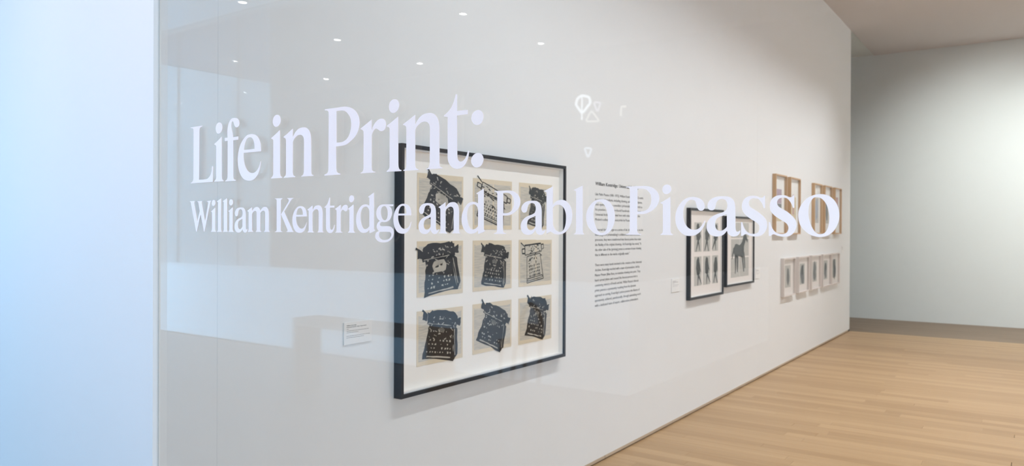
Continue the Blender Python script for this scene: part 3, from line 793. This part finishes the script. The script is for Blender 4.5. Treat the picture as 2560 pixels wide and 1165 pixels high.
card(0.851, 1.021, 1.089, 1.188, 'white label card left of the large black frame, nearest the camera',
     [("William Kentridge", .44, .17, .0046), ("Universal Archive: Nine Typewriters", .80, .245, .0046)],
     [(.09, .16, .32, .0019), (.09, .90, .40, .0019), (.09, .50, .475, .0019), (.09, .92, .63, .0019), (.09, .70, .705, .0019)])
for x0, x1, z0, z1, lab in ((4.494, 4.661, 1.085, 1.197, 'white label card left of the two smaller black frames'),
                            (6.785, 6.955, 1.085, 1.198, 'white label card right of the two smaller black frames'),
                            (11.19, 11.335, 1.275, 1.377, 'white label card at the far right end of the wall')):
    card(x0, x1, z0, z1, lab, [], [(.1, .55, .2, .0035), (.1, .8, .29, .0035), (.1, .3, .38, .002), (.1, .9, .48, .002), (.1, .75, .58, .002)])

# ------------------------------------------------------------------ the lobby seen in the reflection
bn = thing('bench', (-3.60, 2.65, FLOOR), 'long dark wooden slab bench before the white parapet, seen reflected in the glass', 'bench')
MB().box((-3.76, 1.736, 0.645), (-3.44, 3.567, 0.722)).build('seat', BENCH, bn, 0.004)
MB().box((-3.76, 3.505, FLOOR), (-3.44, 3.567, 0.645)).build('leg', BENCH, bn, 0.004)
MB().box((-3.76, 1.736, FLOOR), (-3.44, 1.80, 0.645)).build('leg', BENCH, bn, 0.004)

ch = thing('side_chair', (-5.0, 1.9, FLOOR), 'dark bentwood chair with an arched back by the parapet, seen reflected in the large print', 'chair')
pts = [(-5.17, 2.10, FLOOR)]
for y_, z_ in ((2.06, .30), (2.00, .55), (1.965, .68), (1.93, .77), (1.86, .825), (1.79, .79), (1.735, .70), (1.72, .58), (1.735, .30), (1.755, FLOOR)):
    pts.append((-5.16, y_, z_))
tube(pts, 0.027, 'hoop_back', CHAIRM, ch, seg=12)
MB().prism([(-5.17, 1.745), (-5.17, 2.02), (-4.82, 2.05), (-4.82, 1.71)], 2, 0.435, 0.475).build('seat', CHAIRM, ch, 0.006)
MB().box((-5.175, 1.755, 0.475), (-5.155, 1.995, 0.62)).build('back_panel', CHAIRM, ch, 0.003)
for y_ in (2.03, 1.73):
    tube([(-4.85, y_, FLOOR), (-4.86, y_ - .01, 0.44)], 0.022, 'leg', CHAIRM, ch)

# ceiling downlights of the lobby on their grid
def disc(m, cx, cy, z, r0, r1, h, n=20):
    base = len(m.v)
    for k in range(n):
        a = 2 * math.pi * k / n
        c, s = math.cos(a), math.sin(a)
        m.v += [(cx + r0 * c, cy + r0 * s, z), (cx + r1 * c, cy + r1 * s, z), (cx + r1 * c, cy + r1 * s, z + h), (cx + r0 * c, cy + r0 * s, z + h)]
    for k in range(n):
        a, b_ = base + 4 * k, base + 4 * ((k + 1) % n)
        for i in range(4):
            j = (i + 1) % 4
            m.f.append((a + i, b_ + i, b_ + j, a + j))
    return m
DL = [(-9.17, 15.2, 'left one of the close pair of downlights reflected at the far left'), (-9.17, 14.98, 'right one of the close pair of downlights reflected at the far left'),
      (-9.17, 12.38, 'round downlight reflected above the word Life'), (-9.17, 9.65, 'round downlight reflected right above the capital P of the title'),
      (-9.17, 7.04, 'round downlight reflected above the n of the word Print'), (-9.17, 4.33, 'round downlight reflected right of the title, above the wall text'),
      (-7.09, 9.78, 'dim downlight reflected at the upper left behind the dark upper pane'), (-7.09, 6.99, 'downlight reflected at the top left of centre'),
      (-7.09, 4.33, 'downlight reflected at the top centre of the glass'), (-4.94, 6.51, 'downlight reflected at the very top left edge')]
for x_, y_, lab in DL:
    t = thing('downlight', (x_, y_, LCEIL), lab, 'ceiling light', 'recessed downlights of the lobby ceiling')
    disc(MB(), x_, y_, LCEIL - 0.010, 0.048, 0.064, 0.010).build('trim_ring', RING, t)
    m = MB(); disc(m, x_, y_, LCEIL - 0.006, 0.0001, 0.048, 0.004); m.build('lamp_disc', LAMPM, t)

# neon outlines on the back wall of the atrium
def neon(pts, mat, label, closed=True, r=0.017, extra=None):
    sm = []
    n = len(pts)
    V = [Vector((-9.90, p[0], p[1])) for p in pts]
    for i in range(n):                      # rounded corners
        p, q, s = V[i - 1], V[i], V[(i + 1) % n]
        if not closed and i in (0, n - 1):
            sm.append(q); continue
        a = q + (p - q) * min(.3, .05 / max(.01, (p - q).length)); b_ = q + (s - q) * min(.3, .05 / max(.01, (s - q).length))
        for k in range(5):
            t = k / 4
            sm.append(a * (1 - t) ** 2 + q * 2 * t * (1 - t) + b_ * t * t)
    c = sum(V, Vector()) / n
    root = thing('neon_sign', (-9.95, c.y, c.z), label, 'neon sign', 'glass neon outlines on the dark back wall')
    tube([tuple(v) for v in sm], r, 'neon_tube', mat, root, closed, 8)
    if extra:
        tube([(-9.90, *p) for p in extra], .014, 'neon_tube', mat, root, False, 8)
    for v in (V[0], V[n // 2]):
        MB().box((-9.999, v.y - .012, v.z - .012), (-9.90, v.y + .012, v.z + .012)).build('standoff', RING, root)
neon([(3.95, 3.945), (3.80, 3.90), (3.775, 3.80), (3.94, 3.63), (4.07, 3.80), (4.03, 3.90)], NEONW, 'bright white kite-shaped neon outline reflected above the wall text', r=.024, extra=[(3.945, 3.93), (3.945, 3.52)])
neon([(3.716, 3.807), (3.577, 3.785), (3.640, 3.625)], NEONV, 'faint violet neon triangle reflected beside the kite shape')
neon([(3.762, 3.668), (3.600, 3.47), (3.870, 3.485)], NEONY, 'warm white neon triangle reflected below the kite shape')
neon([(3.199, 3.524), (3.192, 3.684), (3.103, 3.676)], NEONY, 'small warm neon corner stroke reflected right of the triangles', False)
neon([(3.893, 3.03), (3.744, 3.014), (3.821, 2.854)], NEONB, 'small blue neon triangle reflected above the heading of the wall text', r=.019)
